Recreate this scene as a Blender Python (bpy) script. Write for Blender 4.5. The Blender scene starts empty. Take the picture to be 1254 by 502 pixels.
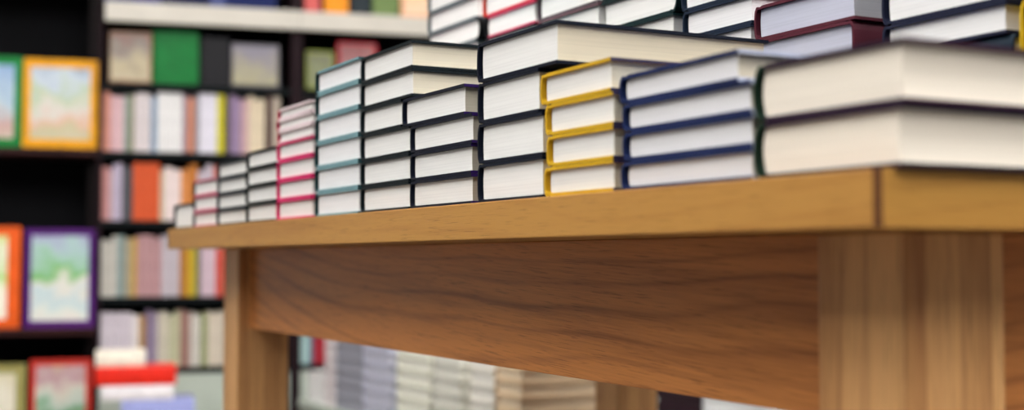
import bpy, bmesh, math, random
from mathutils import Matrix, Vector
random.seed(11)
S = bpy.context.scene
COL = S.collection
R = math.radians

# ------------------------------------------------------------------ materials
def new_mat(name):
    m = bpy.data.materials.new(name); m.use_nodes = True
    nt = m.node_tree
    b = nt.nodes['Principled BSDF']
    return m, nt, b

def lin(c):
    return tuple(((v / 255) / 12.92 if v / 255 <= .04045 else ((v / 255 + .055) / 1.055) ** 2.4) for v in c)

def node(nt, kind, **kw):
    n = nt.nodes.new(kind)
    for k, v in kw.items():
        setattr(n, k, v)
    return n

def mapped(nt, scale):
    tc = node(nt, 'ShaderNodeTexCoord'); mp = node(nt, 'ShaderNodeMapping')
    mp.inputs['Scale'].default_value = scale
    nt.links.new(tc.outputs['Object'], mp.inputs['Vector'])
    return mp.outputs['Vector']

def noise(nt, vec, scale, detail=3, rough=.5):
    n = node(nt, 'ShaderNodeTexNoise')
    n.inputs['Scale'].default_value = scale; n.inputs['Detail'].default_value = detail
    n.inputs['Roughness'].default_value = rough
    nt.links.new(vec, n.inputs['Vector'])
    return n.outputs['Fac']

def ramp(nt, fac, stops):
    r = node(nt, 'ShaderNodeValToRGB')
    el = r.color_ramp.elements
    while len(el) < len(stops): el.new(.5)
    for e, (p, c) in zip(el, stops):
        e.position = p; e.color = (*c, 1)
    nt.links.new(fac, r.inputs['Fac'])
    return r.outputs['Color']

def bump(nt, b, h, strength, dist):
    n = node(nt, 'ShaderNodeBump')
    n.inputs['Strength'].default_value = strength; n.inputs['Distance'].default_value = dist
    nt.links.new(h, n.inputs['Height']); nt.links.new(n.outputs['Normal'], b.inputs['Normal'])

def math_node(nt, op, a, b=None):
    n = node(nt, 'ShaderNodeMath', operation=op)
    if isinstance(a, (int, float)): n.inputs[0].default_value = a
    else: nt.links.new(a, n.inputs[0])
    if b is not None:
        if isinstance(b, (int, float)): n.inputs[1].default_value = b
        else: nt.links.new(b, n.inputs[1])
    return n.outputs[0]

def mix(nt, fac, a, b, mode='MIX'):
    n = node(nt, 'ShaderNodeMix', data_type='RGBA', blend_type=mode)
    for sock, v in ((n.inputs['Factor'], fac), (n.inputs['A'], a), (n.inputs['B'], b)):
        if isinstance(v, (int, float)): sock.default_value = v
        elif isinstance(v, tuple): sock.default_value = (*v, 1) if len(v) == 3 else v
        else: nt.links.new(v, sock)
    # colour sockets come after the float and vector ones
    n.inputs[6].default_value = (*a, 1) if isinstance(a, tuple) else n.inputs[6].default_value
    n.inputs[7].default_value = (*b, 1) if isinstance(b, tuple) else n.inputs[7].default_value
    for l in list(nt.links):
        if l.to_node == n and l.to_socket.identifier in ('A_Float', 'B_Float', 'A_Vector', 'B_Vector'): nt.links.remove(l)
    if not isinstance(a, (tuple, int, float)): nt.links.new(a, n.inputs[6])
    if not isinstance(b, (tuple, int, float)): nt.links.new(b, n.inputs[7])
    return n.outputs[2]

def oak(name, axis, light, dark, stave=None, contrast=1.0, seed=0.0, tilt=0.0):
    """oak with its grain along one local axis; stave = width of the glued-up boards"""
    m, nt, b = new_mat(name)
    tc = node(nt, 'ShaderNodeTexCoord')
    off = node(nt, 'ShaderNodeVectorMath', operation='ADD'); off.inputs[1].default_value = (seed, seed * .7, seed * 1.3)
    if tilt:
        rot = node(nt, 'ShaderNodeMapping'); rot.inputs['Rotation'].default_value = (tilt, 0, 0)
        nt.links.new(tc.outputs['Object'], rot.inputs['Vector']); nt.links.new(rot.outputs['Vector'], off.inputs[0])
    else:
        nt.links.new(tc.outputs['Object'], off.inputs[0])
    def mp(along, across):
        sc = [across] * 3; sc['xyz'.index(axis)] = along
        n = node(nt, 'ShaderNodeVectorMath', operation='MULTIPLY'); n.inputs[1].default_value = sc
        nt.links.new(off.outputs[0], n.inputs[0]); return n.outputs[0]
    big = noise(nt, mp(.95, 4.2), 1.0, 2, .4)
    sepr = node(nt, 'ShaderNodeSeparateXYZ'); nt.links.new(off.outputs[0], sepr.inputs[0])
    oth = [a for a in 'XYZ' if a.lower() != axis]
    across = math_node(nt, 'ADD', math_node(nt, 'MULTIPLY', sepr.outputs[oth[1]], 1.0), math_node(nt, 'MULTIPLY', sepr.outputs[oth[0]], .55))
    ringsrc = math_node(nt, 'ADD', math_node(nt, 'MULTIPLY', across, 6.283 * 46), math_node(nt, 'MULTIPLY', big, 58))
    rings = math_node(nt, 'SINE', ringsrc)
    rings = math_node(nt, 'MULTIPLY_ADD', rings, .5)
    rings.node.inputs[2].default_value = .5
    rings = math_node(nt, 'POWER', rings, 7.0)
    rings = math_node(nt, 'MULTIPLY', rings, math_node(nt, 'MULTIPLY', noise(nt, mp(1.6, 14), 1.0, 2, .5), 1.9))
    fib = noise(nt, mp(9, 420), 1.0, 3, .6)
    med = noise(nt, mp(2.2, 55), 1.0, 3, .55)
    pore = noise(nt, mp(26, 900), 1.0, 2, .5)
    tone = math_node(nt, 'MULTIPLY', med, .55)
    tone = math_node(nt, 'ADD', tone, math_node(nt, 'MULTIPLY', fib, .35))
    tone = math_node(nt, 'ADD', tone, math_node(nt, 'MULTIPLY', rings, -.22 * contrast))
    tone = math_node(nt, 'ADD', tone, math_node(nt, 'MULTIPLY', big, .25))
    if stave:
        ax = [a for a in 'XYZ' if a.lower() != axis]
        sep = node(nt, 'ShaderNodeSeparateXYZ'); nt.links.new(off.outputs[0], sep.inputs[0])
        s1 = math_node(nt, 'FLOOR', math_node(nt, 'DIVIDE', sep.outputs[ax[0]], stave))
        s2 = math_node(nt, 'FLOOR', math_node(nt, 'DIVIDE', sep.outputs[ax[1]], stave))
        wn = node(nt, 'ShaderNodeTexWhiteNoise', noise_dimensions='2D')
        cb = node(nt, 'ShaderNodeCombineXYZ'); nt.links.new(s1, cb.inputs[0]); nt.links.new(s2, cb.inputs[1])
        nt.links.new(cb.outputs[0], wn.inputs['Vector'])
        tone = math_node(nt, 'ADD', tone, math_node(nt, 'MULTIPLY', math_node(nt, 'SUBTRACT', wn.outputs['Value'], .5), .34))
    c = ramp(nt, tone, [(.22, dark), (.62, light)])
    p = ramp(nt, pore, [(.30, tuple(v * .55 for v in (1, .92, .8))), (.42, (1, 1, 1))])
    c = mix(nt, .8, c, p, 'MULTIPLY')
    nt.links.new(c, b.inputs['Base Color'])
    b.inputs['Roughness'].default_value = .42
    b.inputs['Specular IOR Level'].default_value = .4
    bump(nt, b, pore, .25, .0006)
    return m

OL, OD = lin((214, 156, 84)), lin((160, 98, 40))
M_TOP = oak('oak long grain top', 'y', lin((182, 132, 64)), lin((152, 98, 42)), contrast=.5, seed=3.1)
M_BAND = oak('oak edge band', 'x', lin((186, 136, 62)), lin((160, 106, 44)), contrast=.4, seed=5.0)
M_END = oak('oak end grain', 'z', lin((100, 60, 28)), lin((74, 42, 18)), contrast=.3, seed=1.0)
M_APRON = oak('oak apron', 'y', lin((208, 134, 70)), lin((138, 78, 38)), contrast=.8, seed=7.4, tilt=-.05)
M_APRONX = oak('oak end apron', 'x', lin((208, 134, 70)), lin((138, 78, 38)), contrast=.8, seed=2.4)
M_LEG = oak('oak leg', 'z', lin((226, 172, 112)), lin((164, 108, 62)), stave=.031, contrast=.35, seed=.37)

_cache = {}
def paint(c, rough=.5, weave=0.0, spec=.14):
    k = ('p', c, rough, weave)
    if k in _cache: return _cache[k]
    m, nt, b = new_mat('cover %d %d %d' % c)
    col = lin(c)
    v = mapped(nt, (1, 1, 1))
    f = noise(nt, v, 30, 3)
    cc = ramp(nt, f, [(.3, tuple(x * .9 for x in col)), (.7, tuple(min(1, x * 1.08) for x in col))])
    nt.links.new(cc, b.inputs['Base Color'])
    b.inputs['Roughness'].default_value = rough
    b.inputs['Specular IOR Level'].default_value = spec
    if weave:
        bump(nt, b, noise(nt, v, 1400, 1), weave, .0004)
    _cache[k] = m
    return m

def pages(c):
    k = ('pg', c)
    if k in _cache: return _cache[k]
    m, nt, b = new_mat('paper %d %d %d' % c)
    col = lin(c)
    f = noise(nt, mapped(nt, (3, 3, 900)), 1.0, 4, .65)
    g = noise(nt, mapped(nt, (6, 6, 60)), 1.0, 3, .5)
    t = math_node(nt, 'ADD', math_node(nt, 'MULTIPLY', f, .65), math_node(nt, 'MULTIPLY', g, .35))
    cc = ramp(nt, t, [(.34, tuple(x * .88 for x in col)), (.56, col)])
    nt.links.new(cc, b.inputs['Base Color'])
    b.inputs['Roughness'].default_value = .85
    b.inputs['Specular IOR Level'].default_value = .15
    bump(nt, b, f, .12, .0004)
    _cache[k] = m
    return m

def picture_mat(name, bands, seed):
    """loose painted blotches: colour bands from the foot to the head of the cover, wandering sideways"""
    m, nt, b = new_mat(name)
    tc = node(nt, 'ShaderNodeTexCoord')
    sep = node(nt, 'ShaderNodeSeparateXYZ'); nt.links.new(tc.outputs['Object'], sep.inputs[0])
    off = node(nt, 'ShaderNodeVectorMath', operation='ADD'); off.inputs[1].default_value = (seed, seed, seed)
    nt.links.new(tc.outputs['Object'], off.inputs[0])
    n1 = noise(nt, off.outputs[0], 16, 2)
    h = math_node(nt, 'DIVIDE', sep.outputs['X'], .30)
    h = math_node(nt, 'ADD', h, .5)
    h = math_node(nt, 'ADD', h, math_node(nt, 'MULTIPLY', math_node(nt, 'SUBTRACT', n1, .5), .7))
    st = [(i / max(1, len(bands) - 1), lin(c)) for i, c in enumerate(bands)]
    c = ramp(nt, h, st)
    n2 = noise(nt, off.outputs[0], 40, 2)
    c = mix(nt, math_node(nt, 'MULTIPLY', n2, .1), c, lin((225, 225, 215)))
    nt.links.new(c, b.inputs['Base Color'])
    b.inputs['Roughness'].default_value = .35
    return m

def plain(name, c, rough=.6, scale=25, var=.1, metal=0.0, stretch=(1, 1, 1)):
    m, nt, b = new_mat(name)
    col = lin(c)
    f = noise(nt, mapped(nt, stretch), scale, 4)
    nt.links.new(ramp(nt, f, [(.3, tuple(x * (1 - var) for x in col)), (.7, tuple(min(1, x * (1 + var)) for x in col))]), b.inputs['Base Color'])
    b.inputs['Roughness'].default_value = rough
    b.inputs['Specular IOR Level'].default_value = .12 if max(c) < 60 else .35
    b.inputs['Metallic'].default_value = metal
    return m

M_DARKWOOD = plain('dark stained wood', (20, 11, 12), .5, 6, .3, stretch=(3, 3, 20))
M_LEDGE = plain('dark brown ledge', (52, 28, 27), .45, 6, .2)
M_BLACK = plain('black shelf board', (9, 16, 18), .6, 20, .2)
M_BACK = plain('near black back panel', (9, 9, 13), .7, 8, .2)
M_UPRIGHT = plain('dark maroon upright', (32, 17, 22), .55, 6, .2)
M_FASCIA = plain('off white fascia', (206, 200, 188), .5, 12, .04)
M_SAGE = plain('pale grey green panel', (176, 184, 172), .6, 12, .04)
M_PLINTH = plain('warm grey laminate', (150, 146, 136), .55, 12, .06)
M_FLOOR = plain('grey brown carpet', (96, 92, 88), .95, 260, .2)
M_WALL = plain('cream plaster', (206, 200, 188), .9, 40, .04)
M_CEIL = plain('white ceiling board', (232, 232, 228), .9, 60, .03)
M_METAL = plain('white enamelled steel', (224, 224, 222), .4, 30, .02)
def emit(name, c, s):
    m = bpy.data.materials.new(name); m.use_nodes = True
    nt = m.node_tree; nt.nodes.clear()
    e = node(nt, 'ShaderNodeEmission'); e.inputs[0].default_value = (*c, 1); e.inputs[1].default_value = s
    o = node(nt, 'ShaderNodeOutputMaterial'); nt.links.new(e.outputs[0], o.inputs[0])
    return m
M_LAMP = emit('lit diffuser', (1, .985, .97), 22.0)
M_LAMP_DIM = emit('dimmer lit diffuser', (1, .985, .97), 11.8)

# ------------------------------------------------------------------ mesh helpers
def link(name, me, parent=None):
    o = bpy.data.objects.new(name, me); COL.objects.link(o)
    if parent: o.parent = parent
    return o

def tag(o, label, cat, group=None, kind=None):
    assert 4 <= len(label.replace('-', ' ').split()) <= 16, label
    o['label'] = label; o['category'] = cat
    if group: o['group'] = group
    if kind: o['kind'] = kind
    return o

def empty(name, mtx, label, cat, group=None):
    o = bpy.data.objects.new(name, None); COL.objects.link(o)
    o.empty_display_size = .05
    o.matrix_world = mtx
    return tag(o, label, cat, group)

def mesh_of(bm, mats, smooth=False):
    me = bpy.data.meshes.new('m')
    bmesh.ops.recalc_face_normals(bm, faces=bm.faces[:])
    bm.to_mesh(me); bm.free()
    for m in (mats if isinstance(mats, (list, tuple)) else [mats]): me.materials.append(m)
    if smooth:
        for p in me.polygons: p.use_smooth = True
    return me

def add_box(bm, x0, x1, y0, y1, z0, z1, bev=0.0, mi=0):
    vs = [bm.verts.new((x, y, z)) for x in (x0, x1) for y in (y0, y1) for z in (z0, z1)]
    idx = [(0, 1, 3, 2), (4, 6, 7, 5), (0, 4, 5, 1), (2, 3, 7, 6), (0, 2, 6, 4), (1, 5, 7, 3)]
    fs = [bm.faces.new([vs[i] for i in q]) for q in idx]
    for f in fs: f.material_index = mi
    if bev:
        es = list({e for f in fs for e in f.edges})
        r = bmesh.ops.bevel(bm, geom=es, offset=bev, segments=2, affect='EDGES', profile=.6)
        for f in r['faces']: f.material_index = mi
    return fs

def box(name, b, mat, parent=None, bev=0.0):
    bm = bmesh.new(); add_box(bm, *b, bev=bev)
    return link(name, mesh_of(bm, mat), parent)

def frame(origin, ang):
    return Matrix.Translation(origin) @ Matrix.Rotation(ang, 4, 'Z')

# ------------------------------------------------------------------ a hardback book
# local axes: x = head to tail, y = fore-edge to spine (+y), z = thickness
def case_mesh(H, W, T, mats, board=.0030, rb=.035):
    outer = 3 if len(mats) > 3 else 0
    """boards and rounded spine as one bent sheet; mats = board, spine, board edges"""
    hb = min(.010, T * .45)
    bulge = min(.0035, T * rb)
    out = [(0, 0), (W * .5, 0), (W - .014, 0), (W - .0105, .0013), (W - .007, .0005)]
    inn = [(0, board), (W * .5, board), (W - .014, board), (W - .0105, board + .0008), (W - .0075, board)]
    n = 8
    for i in range(n + 1):
        t = i / n
        a = math.sin(math.pi * t)
        zz = .0006 + (T - .0012) * t
        k = 1 - abs(2 * t - 1) ** 6
        out.append((W - .0045 + .0025 * k + bulge * a, zz))
        inn.append((W - .0066 + .0025 * k + bulge * a, board + (T - 2 * board) * t))
    out += [(y, T - z) for y, z in reversed(out[:5])]
    inn += [(y, T - z) for y, z in reversed(inn[:5])]
    bm = bmesh.new()
    N = len(out)
    V = []
    for x in (-H / 2, H / 2):
        V.append(([bm.verts.new((x, y - W / 2, z)) for y, z in out], [bm.verts.new((x, y - W / 2, z)) for y, z in inn]))
    (o0, i0), (o1, i1) = V
    def mi_of(i): return 1 if 3 <= i <= N - 5 else 0
    for i in range(N - 1):
        for q in ((o0[i], o0[i + 1], o1[i + 1], o1[i]), (i0[i], i1[i], i1[i + 1], i0[i + 1]),
                  (o0[i], i0[i], i0[i + 1], o0[i + 1]), (o1[i], o1[i + 1], i1[i + 1], i1[i])):
            bm.faces.new(q).material_index = mi_of(i)
        if outer and (i < 3 or i > N - 5):
            bm.faces.ensure_lookup_table(); bm.faces[-4].material_index = outer
    for i in (0, N - 1):
        bm.faces.new((o0[i], o1[i], i1[i], i0[i])).material_index = 2
    return mesh_of(bm, mats)

def block_mesh(H, W, T, mats, board=.0030, sq=.0034, rb=.035):
    """page block: hollowed fore-edge, rounded back"""
    bulge = min(.0035, T * rb)
    z0, z1 = board + .0001, T - board - .0001
    n = 8
    prof = []
    for i in range(n + 1):
        t = i / n; a = math.sin(math.pi * t)
        prof.append((W - .0085 + bulge * a, z0 + (z1 - z0) * t))
    fe = []
    for i in range(n + 1):
        t = i / n; a = math.sin(math.pi * t)
        fe.append((sq + bulge * .7 * a, z0 + (z1 - z0) * t))
    bm = bmesh.new()
    hx = H / 2 - sq
    L = {}
    for x in (-hx, hx):
        L[x] = ([bm.verts.new((x, y - W / 2, z)) for y, z in fe], [bm.verts.new((x, y - W / 2, z)) for y, z in prof])
    for i in range(n):
        (f0, s0), (f1, s1) = L[-hx], L[hx]
        bm.faces.new((f0[i], f0[i + 1], s0[i + 1], s0[i]))
        bm.faces.new((f1[i], s1[i], s1[i + 1], f1[i + 1]))
        bm.faces.new((f0[i], f1[i], f1[i + 1], f0[i + 1])).material_index = 1
        bm.faces.new((s0[i], s0[i + 1], s1[i + 1], s1[i]))
    (f0, s0), (f1, s1) = L[-hx], L[hx]
    bm.faces.new((f0[0], s0[0], s1[0], f1[0])); bm.faces.new((f0[n], f1[n], s1[n], s0[n]))
    return mesh_of(bm, mats)

def book(name, mtx, H, W, T, cover, paper, label, group, cat='book', spine=None, edge=None, weave=.3, rough=.5, rb=.035, face=None, fore=None):
    t = empty(name, mtx, label, cat, group)
    cm = paint(cover, rough, weave)
    link('cover', case_mesh(H, W, T, [cm, paint(spine, rough, weave) if spine else cm, paint(edge, .35) if edge else cm] + ([paint(face, rough, weave)] if face else []), rb=rb), t)
    link('page_block', block_mesh(H, W, T, [pages(paper), pages(fore or paper)], rb=rb), t)
    return t

ORD = ['lowest', 'second', 'third', 'fourth', 'fifth', 'sixth', 'seventh', 'eighth', 'ninth', 'tenth', 'eleventh', 'twelfth']
def rank(i, n):
    if n == 1: return 'the only one'
    if i == n - 1: return 'topmost'
    if i == 0: return 'lowest'
    return ORD[i] + ' from bottom'

# ------------------------------------------------------------------ the table
TH = .75; TT = .036; TL = 1.8363; TW = 1.045; ANG = .4827
T0 = frame((.2243, .8068, 0), ANG)        # x runs along the short end, y along the long front edge
tbl = empty('display_table', T0, 'long oak display table carrying two rows of stacked hardback books', 'table')
bm = bmesh.new(); add_box(bm, 0, TW, .0085, TL - .0085, TH - TT, TH, bev=.0012)
link('tabletop', mesh_of(bm, M_TOP), tbl)
for y0, y1 in ((0, .0083), (TL - .0083, TL)):
    bm = bmesh.new(); fs = add_box(bm, 0, TW, y0, y1, TH - TT, TH)
    for f in fs:
        if abs(f.normal.x) > .5 or abs(sum(v.co.x for v in f.verts) / 4 - TW / 2) > TW / 2 - .001: f.material_index = 1
    link('edge_band', mesh_of(bm, [M_BAND, M_END]), tbl)['label'] = 'thin oak strip closing the end of the top'
LI, LO, LW, AE, AB = .0862, .069, .0919, .1072, .1744
for sx in (LI, TW - LI - LW):
    for sy in (LO, TL - LO - LW):
        bm = bmesh.new()
        add_box(bm, -LW / 2, LW / 2, -LW / 2, LW / 2, 0, TH - TT - .0002, bev=.0025)
        l = link('leg', mesh_of(bm, M_LEG), tbl); l.location = (sx + LW / 2, sy + LW / 2, 0)
for sx in (AE, TW - AE - .024):
    box('long_apron', (sx, sx + .024, LO + LW, TL - LO - LW, TH - AB, TH - TT - .0002), M_APRON, tbl, .001)
for sy in (LO + .021, TL - LO - .045):
    box('end_apron', (LI + LW, TW - LI - LW, sy, sy + .024, TH - AB, TH - TT - .0002), M_APRONX, tbl, .001)

# ------------------------------------------------------------------ piles of books lying flat
def on_table(s, t, z, rot=0.0):
    return T0 @ Matrix.Translation((s, t, z)) @ Matrix.Rotation(rot, 4, 'Z')

def pile(base, s0, items, place, group, phrase, cat='book', H=.235, gap=.0003):
    """items from the bottom up: dict(t=(hi, lo), T=thickness, c, p, r=turn, ds, flip, sp, ed)"""
    z = base; n = len(items)
    for i, it in enumerate(items):
        hi, lo = it['t']
        W = hi - lo; hh = it.get('H', H)
        r = R(it.get('r', 0)) + (math.pi if it.get('flip') else 0) + R(it.get('turn', 0))
        s = s0 + it.get('ds', 0) + hh / 2
        m = on_table(s, (hi + lo) / 2, z, r)
        lab = phrase.replace('@', rank(i, n)) if 'lab' not in it else it['lab']
        if it.get('turn'): hh, W = W, hh
        book('hardback_book', m, hh, W, it['T'] - gap, it['c'], it['p'], lab, group, cat,
             it.get('sp'), it.get('ed'), it.get('w', .3), it.get('g', .5), it.get('rb', .03), it.get('fa'), it.get('fe'))
        z += it['T']
    return z

W1 = (234, 232, 228); W2 = (232, 230, 230); WARM = (236, 226, 210); GREYP = (190, 192, 206)
def jig(a): return random.uniform(-a, a)
s1 = .010
# 1 the pair at the near corner
pile(TH + .0003, s1, [dict(t=(.136, -.006), T=.0395, c=(44, 28, 46), sp=(28, 48, 36), ed=(26, 22, 40), p=WARM, rb=.09),
                dict(t=(.136, -.007), T=.0400, c=(44, 28, 46), sp=(28, 48, 36), ed=(58, 34, 50), p=WARM, r=.5, rb=.09)],
     'T', 'dark pair of thick books at the near corner', 'thick dark-covered hardback at the near table corner, @ of the pair', H=.225)
# 2 navy
nv = dict(fe=(206, 196, 176), c=(30, 42, 82), ed=(190, 196, 216), p=W2, rb=.08)
pile(TH + .0003, s1, [dict(t=(.311, .1385), T=.0235, **nv), dict(t=(.3085, .1385), T=.0238, **nv), dict(t=(.309, .1385), T=.0236, r=-.4, **nv),
                dict(t=(.314, .150), T=.0236, r=-1.2, **nv)], 'T', 'navy books beside the near corner pair',
     'navy hardback with pale board ends, @ of the navy pile', H=.215)
# 3 yellow
ye = dict(fe=(206, 200, 184), fa=(40, 38, 62), c=(200, 158, 34), ed=(58, 52, 78), p=W1)
pile(TH + .0003, s1 - .004, [dict(t=(.434, .3165), T=.0265, **ye), dict(t=(.4295, .3165), T=.0278, **ye), dict(t=(.432, .3165), T=.0282, **ye),
                dict(t=(.441, .3185), T=.0285, r=-.5, **ye)], 'T', 'yellow books',
     'yellow-covered hardback, @ in the yellow pile on the table front', H=.215)
# 4 dark navy, in sharp focus
dn = dict(fe=(220, 208, 182), c=(12, 19, 34), p=W1, w=.5)
pile(TH + .0003, s1, [dict(t=(.577, .444), T=.0385, **dn), dict(t=(.577, .445), T=.0400, r=.3, **dn), dict(t=(.577, .451), T=.0405, **dn),
                dict(t=(.578, .420), T=.0395, r=.7, H=.24, **dn)], 'T', 'thick ink blue books beside the yellow pile',
     'thick ink-blue hardback, @ of the pile left of the yellow ones', H=.235)
# 5
mb = dict(fe=(190, 182, 164), c=(12, 18, 34), ed=(54, 34, 96), p=W1)
pile(TH + .0003, s1, [dict(t=(.7465, .590), T=.0306, **mb), dict(t=(.746, .591), T=.0306, **mb), dict(t=(.7465, .589), T=.0306, **mb),
                dict(t=(.768, .612), T=.0318, r=1.0, **mb)], 'T', 'midnight books with violet board ends',
     'midnight-blue hardback with violet board ends, @ of its pile', H=.235)
# 6
bg = dict(fe=(220, 210, 188), c=(12, 23, 28), p=W1)
pile(TH + .0003, s1, [dict(t=(.897, .7495), T=.0312, **bg), dict(t=(.897, .7495), T=.0310, **bg), dict(t=(.8975, .7495), T=.0312, **bg),
                dict(t=(.898, .772), T=.0316, **bg), dict(t=(.898, .741), T=.0314, **bg), dict(t=(.8985, .740), T=.0312, r=-.5, **bg)],
     'T', 'slate black books next to the teal ones', 'slate-black hardback, @, six-book pile right of the teal pile', H=.235)
# 7
tl = dict(c=(112, 148, 154), sp=(26, 52, 54), ed=(40, 70, 74), p=W2)
pile(TH + .0003, s1, [dict(t=(1.062 + jig(.001), .904), T=T, **tl) for T in (.032, .032, .0325, .0335, .031, .030)], 'T', 'pale teal books',
     'pale teal hardback with dark spine, @ of the teal pile on the table', H=.23)
# 8
pk = dict(c=(206, 48, 104), p=W1)
pw = dict(c=(222, 204, 206), sp=(178, 40, 76), p=W1)
its = [dict(t=(1.225, 1.075), T=T, **pk) for T in (.028, .0278, .0278, .0252)] + [dict(t=(1.226 + jig(.003), 1.078), T=T, r=jig(.8), **pw) for T in (.0172, .0158, .0155)]
for i, it in enumerate(its[4:]): it['lab'] = 'thin white book with dark pink spine, %s of three on top of the pink pile' % ('lowest', 'middle', 'topmost')[i]
pile(TH + .0003, s1, its, 'T', 'pink books', 'hot-pink hardback, @, in the pink pile', H=.23)
# 9-12 running to the far end
bk = dict(c=(14, 24, 24), p=W1)
pile(TH + .0003, s1, [dict(t=(1.378 + jig(.002), 1.233), T=T, **bk) for T in (.028, .0265, .0265, .026)], 'T', 'black books left of the pink pile',
     'black hardback, @, pile directly left of the pink pile', H=.23)
gb = dict(c=(42, 48, 54), p=W1)
pile(TH + .0003, s1, [dict(t=(1.540 + jig(.002), 1.386), T=.025, **gb) for k in range(4)], 'T', 'charcoal books near the far end',
     'charcoal hardback, @, in the pile third from the far table end', H=.23)
rs = dict(c=(184, 84, 110), sp=(44, 40, 48), p=W1)
pile(TH + .0003, s1, [dict(t=(1.697 + jig(.002), 1.551), T=.0265, **rs) for k in range(3)], 'T', 'rose books second from the far end',
     'rose hardback with dark spine, @, pile near the far table end', H=.23)
pile(TH + .0003, s1, [dict(t=(1.832, 1.703), T=.044, c=(40, 44, 46), p=W1, lab='single thick dark-covered hardback lying last at the far end of the table front')], 'T',
     'last book at the far end', '', H=.22)

# second row, taller, just behind the first
s2 = .275
def rep(n, t, T, **kw): return [dict(t=(t[0] + jig(.001), t[1] + jig(.001)), T=T, r=jig(.5), **kw) for k in range(n)]
HB = 'back row'
it = rep(11, (1.295, 1.122), .0329, c=(96, 104, 108), p=W1)
it[8].update(t=(1.292, 1.112), flip=True, sp=(10, 14, 16), rb=.1, lab='grey hardback with black spine turned right, tall leftmost back-row pile')
pile(TH + .0003, s2, it, 'T', 'tall grey pile in the back row',
     'grey hardback, @, tall leftmost pile of the back row')
it = rep(8, (1.094, .943), .0325, c=(40, 40, 46), p=W1) + [dict(t=(1.092, .943), T=.0315, c=(190, 60, 92), sp=(10, 12, 16), p=W1, rb=.1), dict(t=(1.1, .942), T=.0325, c=(196, 44, 54), sp=(196, 60, 40), p=W1)]
it[8]['lab'] = 'pink hardback with black spine directly under the red back-row book'
it[9]['lab'] = 'bright red hardback topping the second pile of the back row'
pile(TH + .0003, s2, it, 'T', 'back row pile with the red book', 'black-covered hardback, @ in the back-row pile under the red book')
pile(TH + .0003, s2, rep(8, (.937, .7795), .0325, c=(112, 86, 92), p=W1) + rep(2, (.937, .7795), .034, c=(84, 74, 80), p=W1), 'T', 'mauve grey pile in the back row',
     'mauve-grey hardback, @ of the back-row pile right of the red book')
it = rep(7, (.773, .618), .0316, c=(18, 40, 42), p=W1) + rep(2, (.773, .614), .036, c=(18, 40, 42), p=W1)
it[7].update(flip=True, rb=.08, lab='bottle-green hardback with its spine turned right, second from top of its pile')
pile(TH + .0003, s2, it, 'T', 'bottle green pile in the back row',
     'bottle-green hardback, @ of the bottle-green pile in the back row')
pile(TH + .0003, s2, rep(7, (.602, .480), .0311, c=(26, 38, 56), p=W2) + rep(2, (.606, .482), .034, c=(26, 38, 56), p=W2), 'T', 'blue black pile left of the maroon books',
     'blue-black hardback, @, back-row pile left of the maroon books')
it = rep(4, (.472, .328), .0328, c=(60, 40, 52), p=W1)
it += [dict(t=(.474, .327), T=.0352, c=(84, 36, 48), p=GREYP, fe=(150, 150, 154), flip=True, lab='maroon hardback, spine to the right, under another maroon book'),
       dict(t=(.476, .327), T=.0355, c=(84, 36, 48), p=GREYP, fe=(150, 150, 154), lab='maroon hardback with grey pages on top of its back-row pile')]
pile(TH + .0003, s2, it, 'T', 'maroon pile in the back row', 'plum-brown hardback, @, back-row pile beneath the maroon books', H=.22)
it = rep(3, (.292, .152), .0316, c=(36, 40, 60), p=W1)
it += [dict(t=(.290, .1455), T=.0316, c=(26, 40, 52), p=W1, turn=90, H=.19), dict(t=(.2925, .1505), T=.0272, c=(30, 34, 54), p=W1), dict(t=(.2925, .1505), T=.036, c=(30, 34, 54), p=W1)]
it += [dict(t=(.292, .152), T=.03, c=(30, 34, 54), p=W1)]
pile(TH + .0003, s2, it, 'T', 'indigo pile in the back row', 'indigo hardback, @, back-row pile behind the near corner pair', H=.22)
pile(TH + .0003, s2, [dict(t=(.138 + jig(.001), .004), T=.05, c=(200, 164, 30), p=W1, rb=.01) for k in range(4)], 'T', 'mustard pile at the near end of the back row',
     'mustard hardback, @, back-row pile nearest the near table end', H=.22)

# ------------------------------------------------------------------ low plinths behind the table, with pale piles
PZ = .257
def plinth(name, s0, sw, t0, t1, label):
    p = empty(name, on_table(s0 + sw / 2, (t0 + t1) / 2, 0), label, 'plinth')
    a, b = sw / 2, (t1 - t0) / 2
    box('kickboard', (-a + .03, a - .03, -b + .03, b - .03, 0, .05), M_BLACK, p)
    box('body', (-a + .008, a - .008, -b + .008, b - .008, .05, PZ - .022), M_PLINTH, p)
    box('plinth_top', (-a, a, -b, b, PZ - .022, PZ), M_SAGE, p, .002)
plinth('display_plinth', .79, .52, 1.96, 3.44, 'low grey plinth beyond the far left table leg, carrying pale book piles')
plinth('display_plinth', 1.37, .55, 1.55, 3.02, 'low grey plinth behind the table, farther right, with white and maroon piles')
PC = 'book'
def low(s0, t, n, T, c, p, group, phrase, H=.24, **kw):
    return pile(PZ + .0003, s0, [dict(t=(t[0] + jig(.002), t[1] + jig(.002)), T=T, c=c, p=p, r=jig(.8), **kw) for k in range(n)], 'P', group, phrase, H=H)
low(.81, (3.405, 3.262), 3, .031, (232, 230, 228), (240, 238, 236), 'short white pile on the low plinth', 'white book, @ of the short white pile beside the far table leg')
low(.81, (3.250, 3.165), 6, .036, (218, 206, 206), (226, 218, 218), 'blush pile on the low plinth', 'blush-white book, @ of the narrow blush pile on the low plinth')
low(.81, (3.155, 2.945), 6, .038, (150, 150, 160), (160, 160, 170), 'grey pile on the low plinth', 'grey book, @ of the grey pile seen under the table')
low(.81, (2.938, 2.742), 6, .037, (190, 190, 206), (196, 196, 210), 'lavender pile on the low plinth', 'lavender-white book, @ of the lavender pile seen under the table')
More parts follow.
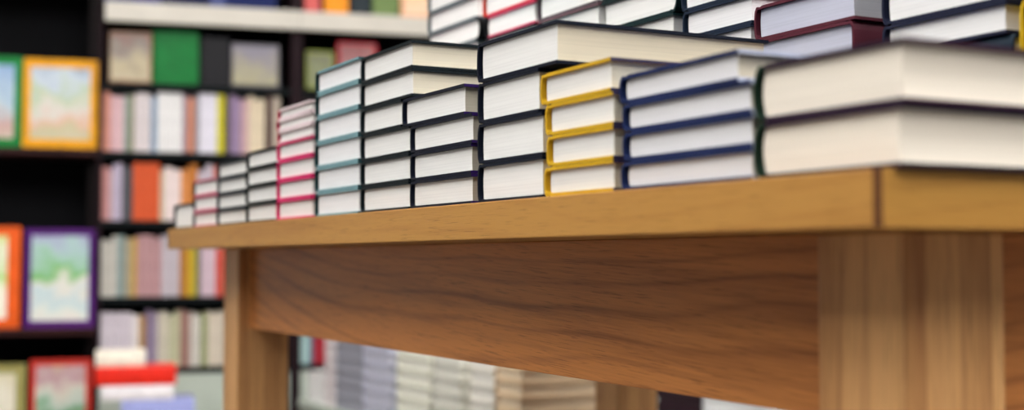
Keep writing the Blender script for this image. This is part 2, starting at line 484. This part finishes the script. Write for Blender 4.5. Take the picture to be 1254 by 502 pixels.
low(.81, (2.688, 2.482), 6, .037, (226, 226, 208), (236, 234, 220), 'ivory pile on the low plinth', 'wide ivory book, @ of the ivory pile right of the lavender one')
low(.81, (2.460, 2.295), 6, .036, (206, 204, 192), (224, 222, 210), 'stone pile on the low plinth', 'stone-coloured book, @ of the pile between the two ivory ones')
low(.81, (2.246, 2.124), 6, .036, (236, 232, 220), (240, 236, 226), 'narrow ivory pile on the low plinth', 'narrow ivory book, @ of the pile left of the tan one')
low(.81, (2.110, 1.985), 6, .033, (226, 198, 160), (238, 216, 184), 'tan pile on the low plinth', 'tan book, @ of the tan pile at the plinth end nearest')
low(1.39, (3.01, 2.775), 6, .033, (236, 216, 210), (242, 228, 222), 'dusty pink pile on the farther plinth', 'dusty pink book, @ of the pile left of the back table leg')
low(1.39, (2.765, 2.615), 6, .033, (236, 234, 224), (242, 240, 232), 'cream pile behind the back leg', 'cream book, @ of the pile next to the dusty pink one')
pile(PZ + .0003, 1.39, [dict(t=(2.325, 2.13), T=.036, c=(40, 20, 30), p=(96, 70, 78), turn=90) for k in range(4)], 'P', 'dark maroon pile right of the back leg',
     'dark maroon album, @, pile right of the back table leg', H=.2)
low(1.39, (2.120, 1.850), 5, .034, (222, 222, 226), (234, 234, 236), 'white pile right of the maroon albums', 'large white book, @ of the pile right of the maroon albums')

# ------------------------------------------------------------------ bookcases
BC = frame((-1.369, 4.40, 0), math.atan2(.2834, .959))     # x along the fronts, y into the case
D = .28
def bookcase(u0, u1, label, shelves, top, wood, back, edge, up=(.022, .022), base=.0, fascia=None, base_mat=None, setback=0.0, f0=0.0):
    b = empty('bookcase', BC @ Matrix.Translation((u0, 0, 0)), label, 'bookcase')
    w = u1 - u0
    ul, ur = up
    for x, t in ((0, ul), (w - ur, ur)):
        box('side_panel', (x, x + t, setback, D, 0, top), wood, b, .001)
    box('back_panel', (ul, w - ur, D - .012, D, 0, top), back, b)
    for z in shelves:
        box('shelf', (ul + .0005, w - ur - .0005, setback + .002, D - .0125, z - .022, z), edge, b, .001)
        if setback: box('ledge', (.001, w - .001, 0, setback - .0005, z - .022, z), edge, b, .001)
    box('top_board', (ul + .0005, w - ur - .0005, setback, D - .0125, top - .025, top), wood, b)
    if base: box('base_panel', (ul + .0005, w - ur - .0005, .004, .022, 0, base), base_mat or wood, b)
    if fascia: box('fascia', (f0, w - .0005, -.022, -.0005, fascia[0], fascia[1]), M_FASCIA, b, .003)
    return b
ROWZ = dict(D=.337, C=.572, B=.826, A=1.056, T=1.285, U=1.553)
bookcase(-.95, -.001, 'dark stained bookcase with picture books faced out, at the left', [.065, .472, 1.06, 1.65], 2.1, M_DARKWOOD, M_BACK, M_LEDGE, (.03, .03), setback=.075)
bookcase(0, .659, 'bookcase bay with white fascia and tight rows of spines, left of the table', [ROWZ[k] for k in 'DCBATU'], 2.1, M_UPRIGHT, M_BACK, M_BLACK, (.012, .024), .314, (1.487, 1.552), M_SAGE, f0=.018)
bookcase(.66, 1.32, 'bookcase bay with white fascia partly hidden behind the tall book piles', [ROWZ[k] for k in 'DCBATU'], 2.1, M_UPRIGHT, M_BACK, M_BLACK, (.012, .024), .314, (1.487, 1.552), M_SAGE)

ROWNAME = dict(D='bottom shelf', C='second shelf up', B='middle shelf', A='fourth shelf up', U='shelf above white fascia')
def upright(u, z, H, W, T, c, paper, label, group, y=.012, sp=None, lean=0):
    m = Matrix(((0, 0, 1, u), (0, -1, 0, y + W / 2), (1, 0, 0, z + H / 2 + .0004), (0, 0, 0, 1)))
    book('shelved_book', BC @ m, H, W, T, c, paper, label, group, 'book', sp, None, .1, .4)
def row(key, u, specs, baytxt, H0):
    n = 0
    cnt = len(specs)
    for i, (cn, c, T, *hh) in enumerate(specs):
        if c is not None:
            n += 1
            H = hh[0] if hh else H0 - .004 + jig(.011)
            upright(u, ROWZ[key], H, .14 + jig(.006), T, c, W1, '%s spine, %s from left, %s, %s' % (cn, 'first' if n == 1 else (ORD[n - 1] if n < 13 else '%d%s' % (n, {21: 'st', 22: 'nd', 23: 'rd'}.get(n, 'th'))), ROWNAME[key], baytxt),
                    'spines on the %s, %s' % (ROWNAME[key], baytxt))
        u += T + .0006
def wide(cn, c, w, parts, H=None):
    """several thin spines of one colour side by side"""
    return [(cn, c, w / parts) if H is None else (cn, c, w / parts, H) for k in range(parts)]
BAY = 'bay left of table'
row('A', .0135, [('orange-pink', (206, 140, 120), .024), ('pale pink', (216, 178, 182), .022), ('blush', (222, 186, 190), .02), ('grey-green', (150, 164, 156), .018), ('olive-grey', (150, 146, 116), .015)]
    + wide('pinkish white', (222, 212, 212), .052, 3) + [('steel blue', (140, 160, 182), .02)] + wide('white', (232, 230, 228), .080, 3, .201) + [('mauve', (170, 146, 156), .017), ('salmon orange', (206, 132, 98), .021), ('grey', (150, 146, 152), .016)]
    + wide('lavender white', (224, 220, 230), .058, 2, .203) + [('bright yellow', (206, 196, 40), .024), ('dark grey', (84, 74, 74), .018)] + wide('dusty purple', (156, 134, 164), .036, 2) + [('dusty rose', (200, 164, 166), .024)]
    + wide('cream', (224, 208, 180), .054, 3) + [('brown', (86, 66, 62), .026), ('beige', (190, 176, 160), .024)], BAY, .197)
row('B', .0135, [('pink-brown', (196, 138, 134), .022), ('rose-white', (206, 176, 180), .012)] + wide('lilac white', (196, 184, 204), .028, 2) + [('grey', (96, 92, 98), .018), ('dark grey', (80, 84, 88), .016)]
    + wide('orange-red', (212, 92, 54), .086, 3, .192) + [('beige', (206, 190, 160), .014)] + wide('rosy white', (232, 214, 210), .052, 2) + [('orange', (216, 142, 84), .026), ('brown-orange', (186, 116, 54), .028)]
    + wide('lilac grey', (192, 180, 190), .052, 2) + wide('rust red', (188, 84, 58), .036, 2) + wide('dusty rose', (180, 150, 150), .06, 3) + wide('grey', (150, 150, 156), .05, 2), BAY, .183)
row('C', .0135, wide('greyish white', (196, 192, 182), .052, 3) + [('teal grey', (132, 152, 150), .022), ('sand', (172, 158, 132), .024), ('amber yellow', (206, 164, 62), .013)] + wide('dusty mauve', (186, 146, 148), .078, 4)
    + wide('lavender grey', (190, 180, 186), .058, 2) + [('brown-orange', (176, 116, 60), .02), ('golden yellow', (204, 160, 50), .018), ('olive yellow', (190, 176, 60), .016), ('dark grey', (110, 106, 104), .014)]
    + wide('lilac pink', (208, 184, 194), .048, 2) + wide('tomato red', (212, 74, 56), .026, 2) + wide('beige', (190, 172, 150), .08, 4), BAY, .200)
row('D', .0135, wide('lilac white', (206, 196, 204), .10, 4, .182) + [('white', (226, 218, 216), .022)] + [('tan', (176, 136, 84), .02), ('purple-grey', (134, 118, 142), .022), ('lilac', (160, 146, 164), .016)]
    + wide('cream', (206, 198, 180), .034, 2) + wide('olive white', (190, 188, 156), .036, 2) + wide('rosewood', (160, 122, 112), .032, 2) + wide('greyish white', (206, 200, 190), .034, 2) + [('olive green', (150, 156, 112), .022)]
    + wide('ivory', (214, 202, 184), .05, 3) + wide('beige', (180, 168, 150), .07, 3), BAY, .184)
row('U', .0135, wide('navy', (38, 50, 106), .10, 3, .22) + wide('violet-blue', (62, 66, 128), .08, 3, .2) + wide('dark navy', (26, 32, 70), .16, 5, .22) + wide('blue-grey', (84, 92, 140), .05, 2, .21) + wide('ink blue', (30, 40, 92), .17, 6, .22), BAY, .2)
BAY2 = 'bay behind tall piles'
row('A', .673, wide('dark brown', (64, 52, 54), .05, 2) + wide('mulberry', (104, 62, 76), .05, 2) + wide('cream', (190, 180, 160), .06, 3) + wide('slate', (90, 96, 108), .08, 3), BAY2, .195)
row('D', .673, wide('pale teal', (168, 196, 194), .032, 1) + [('blue-grey', (100, 116, 140), .012)] + wide('crimson', (164, 44, 56), .046, 2) + wide('dark plum', (70, 40, 54), .04, 2) + wide('cream', (216, 206, 190), .1, 4) + wide('grey', (150, 150, 150), .1, 4), BAY2, .19)

def face_out(u, z, H, W, T, cover, label, group, pic=None, y=.008, lean=5, inset=(.028, .024)):
    m = Matrix(((0, -1, 0, u), (0, 0, -1, y), (1, 0, 0, z), (0, 0, 0, 1)))
    m = Matrix.Translation((0, y + T, z + .0006)) @ Matrix.Rotation(R(-lean), 4, 'X') @ Matrix.Translation((0, -y - T, -z)) @ m @ Matrix.Translation((H / 2, 0, -T))
    t = book('picture_book', BC @ m, H, W, T, cover, W1, label, group, 'book', None, None, .0, .35)
    if pic:
        ix, iy = inset
        box('cover_picture', (-H / 2 + ix, H / 2 - ix, -W / 2 + iy, W / 2 - iy, T - .0002, T + .0006), pic, t)
    return t
GP = 'picture books faced out in the dark bookcase'
P = picture_mat
face_out(-.120, 1.06, .297, .236, .02, (226, 156, 8), 'amber-framed picture book faced out on the upper dark bookcase ledge', GP, P('pic amber', [(194, 177, 146), (177, 172, 129), (206, 163, 137), (202, 194, 185), (168, 184, 146), (177, 190, 202), (151, 166, 185), (129, 111, 94)], 1.0))
face_out(-.364, 1.06, .30, .25, .02, (8, 120, 50), 'green-framed picture book faced out beside the amber-framed one', GP, P('pic green', [(198, 188, 167), (181, 140, 132), (167, 188, 198), (132, 161, 195), (96, 140, 188)], 2.0))
face_out(-.63, 1.06, .29, .24, .02, (190, 60, 50), 'red picture book on the upper ledge, left of the green-framed one', GP, P('pic red', [(220, 200, 160), (200, 180, 120), (160, 190, 210)], 7.0))
face_out(-.114, .472, .323, .222, .02, (84, 30, 112), 'purple-framed picture book faced out on the lower ledge', GP, P('pic purple', [(218, 213, 204), (213, 217, 207), (184, 204, 207), (218, 213, 202), (101, 174, 82), (147, 189, 165), (161, 189, 189), (156, 161, 189)], 3.0), inset=(.022, .022))
face_out(-.362, .472, .33, .25, .02, (226, 92, 30), 'orange-framed picture book faced out beside the purple-framed one', GP, P('pic orange', [(236, 226, 206), (240, 232, 214), (160, 206, 90), (226, 226, 200), (206, 214, 130)], 4.0), inset=(.03, .04))
face_out(-.63, .472, .3, .24, .02, (60, 110, 170), 'blue picture book on the lower ledge, left of the orange-framed one', GP, P('pic blue', [(220, 210, 190), (120, 170, 200), (90, 140, 190)], 8.0))
face_out(-.107, .065, .302, .195, .02, (196, 54, 44), 'red-framed picture book faced out on the dark bookcase bottom board', GP, P('pic rose', [(176, 54, 45), (36, 144, 72), (194, 185, 171), (36, 135, 68), (185, 198, 185), (203, 192, 176), (176, 135, 144), (185, 162, 135)], 5.0), inset=(.02, .02))
face_out(-.336, .065, .29, .24, .02, (150, 142, 84), 'olive-framed cream picture book on the bottom board beside the red-framed one', GP, P('pic cream', [(220, 214, 190), (226, 218, 200), (206, 196, 160)], 6.0), inset=(.03, .03))
G2 = 'books faced out under the white fascia'
face_out(.100, ROWZ['T'], .172, .138, .018, (150, 110, 80), 'brown and cream picture-covered book faced out under the white fascia', G2, P('pic brown', [(152, 88, 64), (172, 156, 124), (164, 148, 112), (112, 99, 88), (120, 72, 56), (96, 72, 64)], 9.0), inset=(.006, .006))
face_out(.247, ROWZ['T'], .180, .152, .018, (2, 108, 44), 'plain bright green book faced out under the white fascia', G2)
face_out(.376, ROWZ['T'], .166, .098, .018, (14, 12, 18), 'black book faced out right of the bright green one', G2)
face_out(.512, ROWZ['T'], .150, .165, .018, (96, 92, 98), 'lilac and cream picture-covered book faced out right of the black one', G2, P('pic lilac', [(164, 152, 120), (148, 140, 104), (112, 105, 120), (107, 100, 120)], 10.0), inset=(.008, .008))
face_out(.735, ROWZ['T'], .135, .10, .018, (120, 128, 56), 'yellow-green book faced out in the hidden bay under the fascia', G2, P('pic moss', [(108, 115, 50), (93, 100, 43), (79, 72, 43)], 11.0), inset=(.01, .01))
face_out(.865, ROWZ['T'], .172, .14, .018, (176, 36, 50), 'red book faced out right of the yellow-green one', G2, P('pic scarlet', [(136, 43, 43), (148, 86, 79), (122, 24, 34), (129, 31, 38)], 12.0), inset=(.01, .01))
G3 = 'books faced out above the white fascia'
face_out(.705, ROWZ['U'], .21, .056, .018, (206, 96, 92), 'narrow coral book faced out above the fascia at the bay edge', G3)
face_out(.79, ROWZ['U'], .22, .085, .018, (240, 150, 30), 'orange book faced out above the white fascia', G3)
face_out(.875, ROWZ['U'], .20, .07, .018, (34, 44, 50), 'dark slate book faced out right of the orange one', G3)
face_out(.965, ROWZ['U'], .20, .095, .018, (110, 132, 78), 'moss-green book faced out above the white fascia', G3)
face_out(1.075, ROWZ['U'], .2, .112, .018, (240, 176, 130), 'peach-coloured book faced out right of the moss-green one', G3, P('pic peach', [(246, 214, 190), (240, 190, 140), (246, 206, 180)], 13.0), inset=(.012, .012))

# ------------------------------------------------------------------ pile on a low stand in front of the bookcase
SZ = .188
st = empty('display_stand', BC @ Matrix.Translation((.16, -.30, 0)), 'low pale stand in front of the bookcase bay, holding a pile of books', 'stand')
box('kickboard', (-.20, .20, -.16, .16, 0, .04), M_BLACK, st); box('body', (-.22, .22, -.18, .18, .04, SZ - .02), M_SAGE, st); box('stand_top', (-.23, .23, -.19, .19, SZ - .02, SZ), M_FASCIA, st, .002)
def spine_front(u, y, z, H, W, T, c, p, label):
    # spine towards the aisle: local y -> -BC y, local x -> along the front
    m = Matrix(((-1, 0, 0, u), (0, -1, 0, y), (0, 0, 1, z), (0, 0, 0, 1)))
    book('large_book', BC @ m, H, W, T - .0004, c, p, label, 'large books piled on the low stand', 'book', None, None, .1, .4)
G = 'pile on the low stand'
spine_front(.19, -.32, SZ + .0004, .215, .17, .083, (150, 156, 206), W1, 'thick periwinkle-blue book at the foot of the pile on the low stand')
spine_front(.13, -.32, SZ + .0834, .21, .17, .044, (232, 226, 228), W1, 'white book between the periwinkle and red ones on the low stand')
spine_front(.125, -.32, SZ + .1274, .235, .17, .056, (226, 46, 32), W1, 'thick bright red book in the pile on the low stand')
spine_front(.080, -.32, SZ + .1834, .145, .15, .046, (240, 230, 212), W1, 'small cream book topping the pile on the low stand')

# ------------------------------------------------------------------ room
def struct(name, b, mat, mtx=None):
    o = box(name, b, mat); o['kind'] = 'structure'
    if mtx: o.matrix_world = mtx
    return o
struct('floor', (-5, 6, -3.5, 8.5, -.05, -.0005), M_FLOOR)
struct('ceiling', (-5, 6, -3.5, 8.5, 2.9, 2.95), M_CEIL)
struct('wall_back', (-3.5, 6, D + .01, D + .11, 0, 2.9), M_WALL, BC)
struct('baseboard_back', (1.325, 5.9, D - .006, D + .009, 0, .1), M_FASCIA, BC)
k = 0
names = ['near the camera side', 'over the table', 'over the bookcases']
for yy, ny in ((-.9, 'nearest row'), (1.1, 'middle row'), (3.1, 'far row')):
    for xx, nx in ((-2.2, 'left'), (-.5, 'centre left'), (1.2, 'centre right'), (2.9, 'right')):
        c = empty('ceiling_light', Matrix.Translation((xx, yy, 2.9)), 'long white ceiling light panel, %s of the %s' % (nx, ny), 'ceiling light', 'ceiling light panels')
        bm = bmesh.new()
        for b in ((-.32, -.30, -.62, .62), (.30, .32, -.62, .62), (-.30, .30, -.62, -.60), (-.30, .30, .60, .62)):
            add_box(bm, b[0], b[1], b[2], b[3], -.045, -.001)
        link('housing', mesh_of(bm, M_METAL), c)
        box('diffuser', (-.2995, .2995, -.5995, .5995, -.035, -.028), M_LAMP_DIM if yy > 3 else M_LAMP, c)

w = bpy.data.worlds.new('World'); S.world = w; w.use_nodes = True
bgn = w.node_tree.nodes['Background']; bgn.inputs[0].default_value = (.93, .96, 1, 1); bgn.inputs[1].default_value = .16

# ------------------------------------------------------------------ camera
cam = bpy.data.cameras.new('Camera'); co = bpy.data.objects.new('Camera', cam); COL.objects.link(co)
co.location = (0, 0, TH - .0561)
co.rotation_euler = (math.pi / 2 + .0413, 0, 0)
cam.sensor_width = 36; cam.lens = 36 * 1634.58 / 1254
cam.clip_start = .02
cam.dof.use_dof = True; cam.dof.focus_distance = 1.36; cam.dof.aperture_fstop = 3.0; cam.dof.aperture_blades = 0
S.camera = co
S.view_settings.view_transform = 'Standard'; S.view_settings.look = 'None'
S.view_settings.gamma = 1; S.view_settings.use_curve_mapping = False
S.view_settings.exposure = 0.0
S.cycles.use_denoising = True
S.cycles.max_bounces = 8
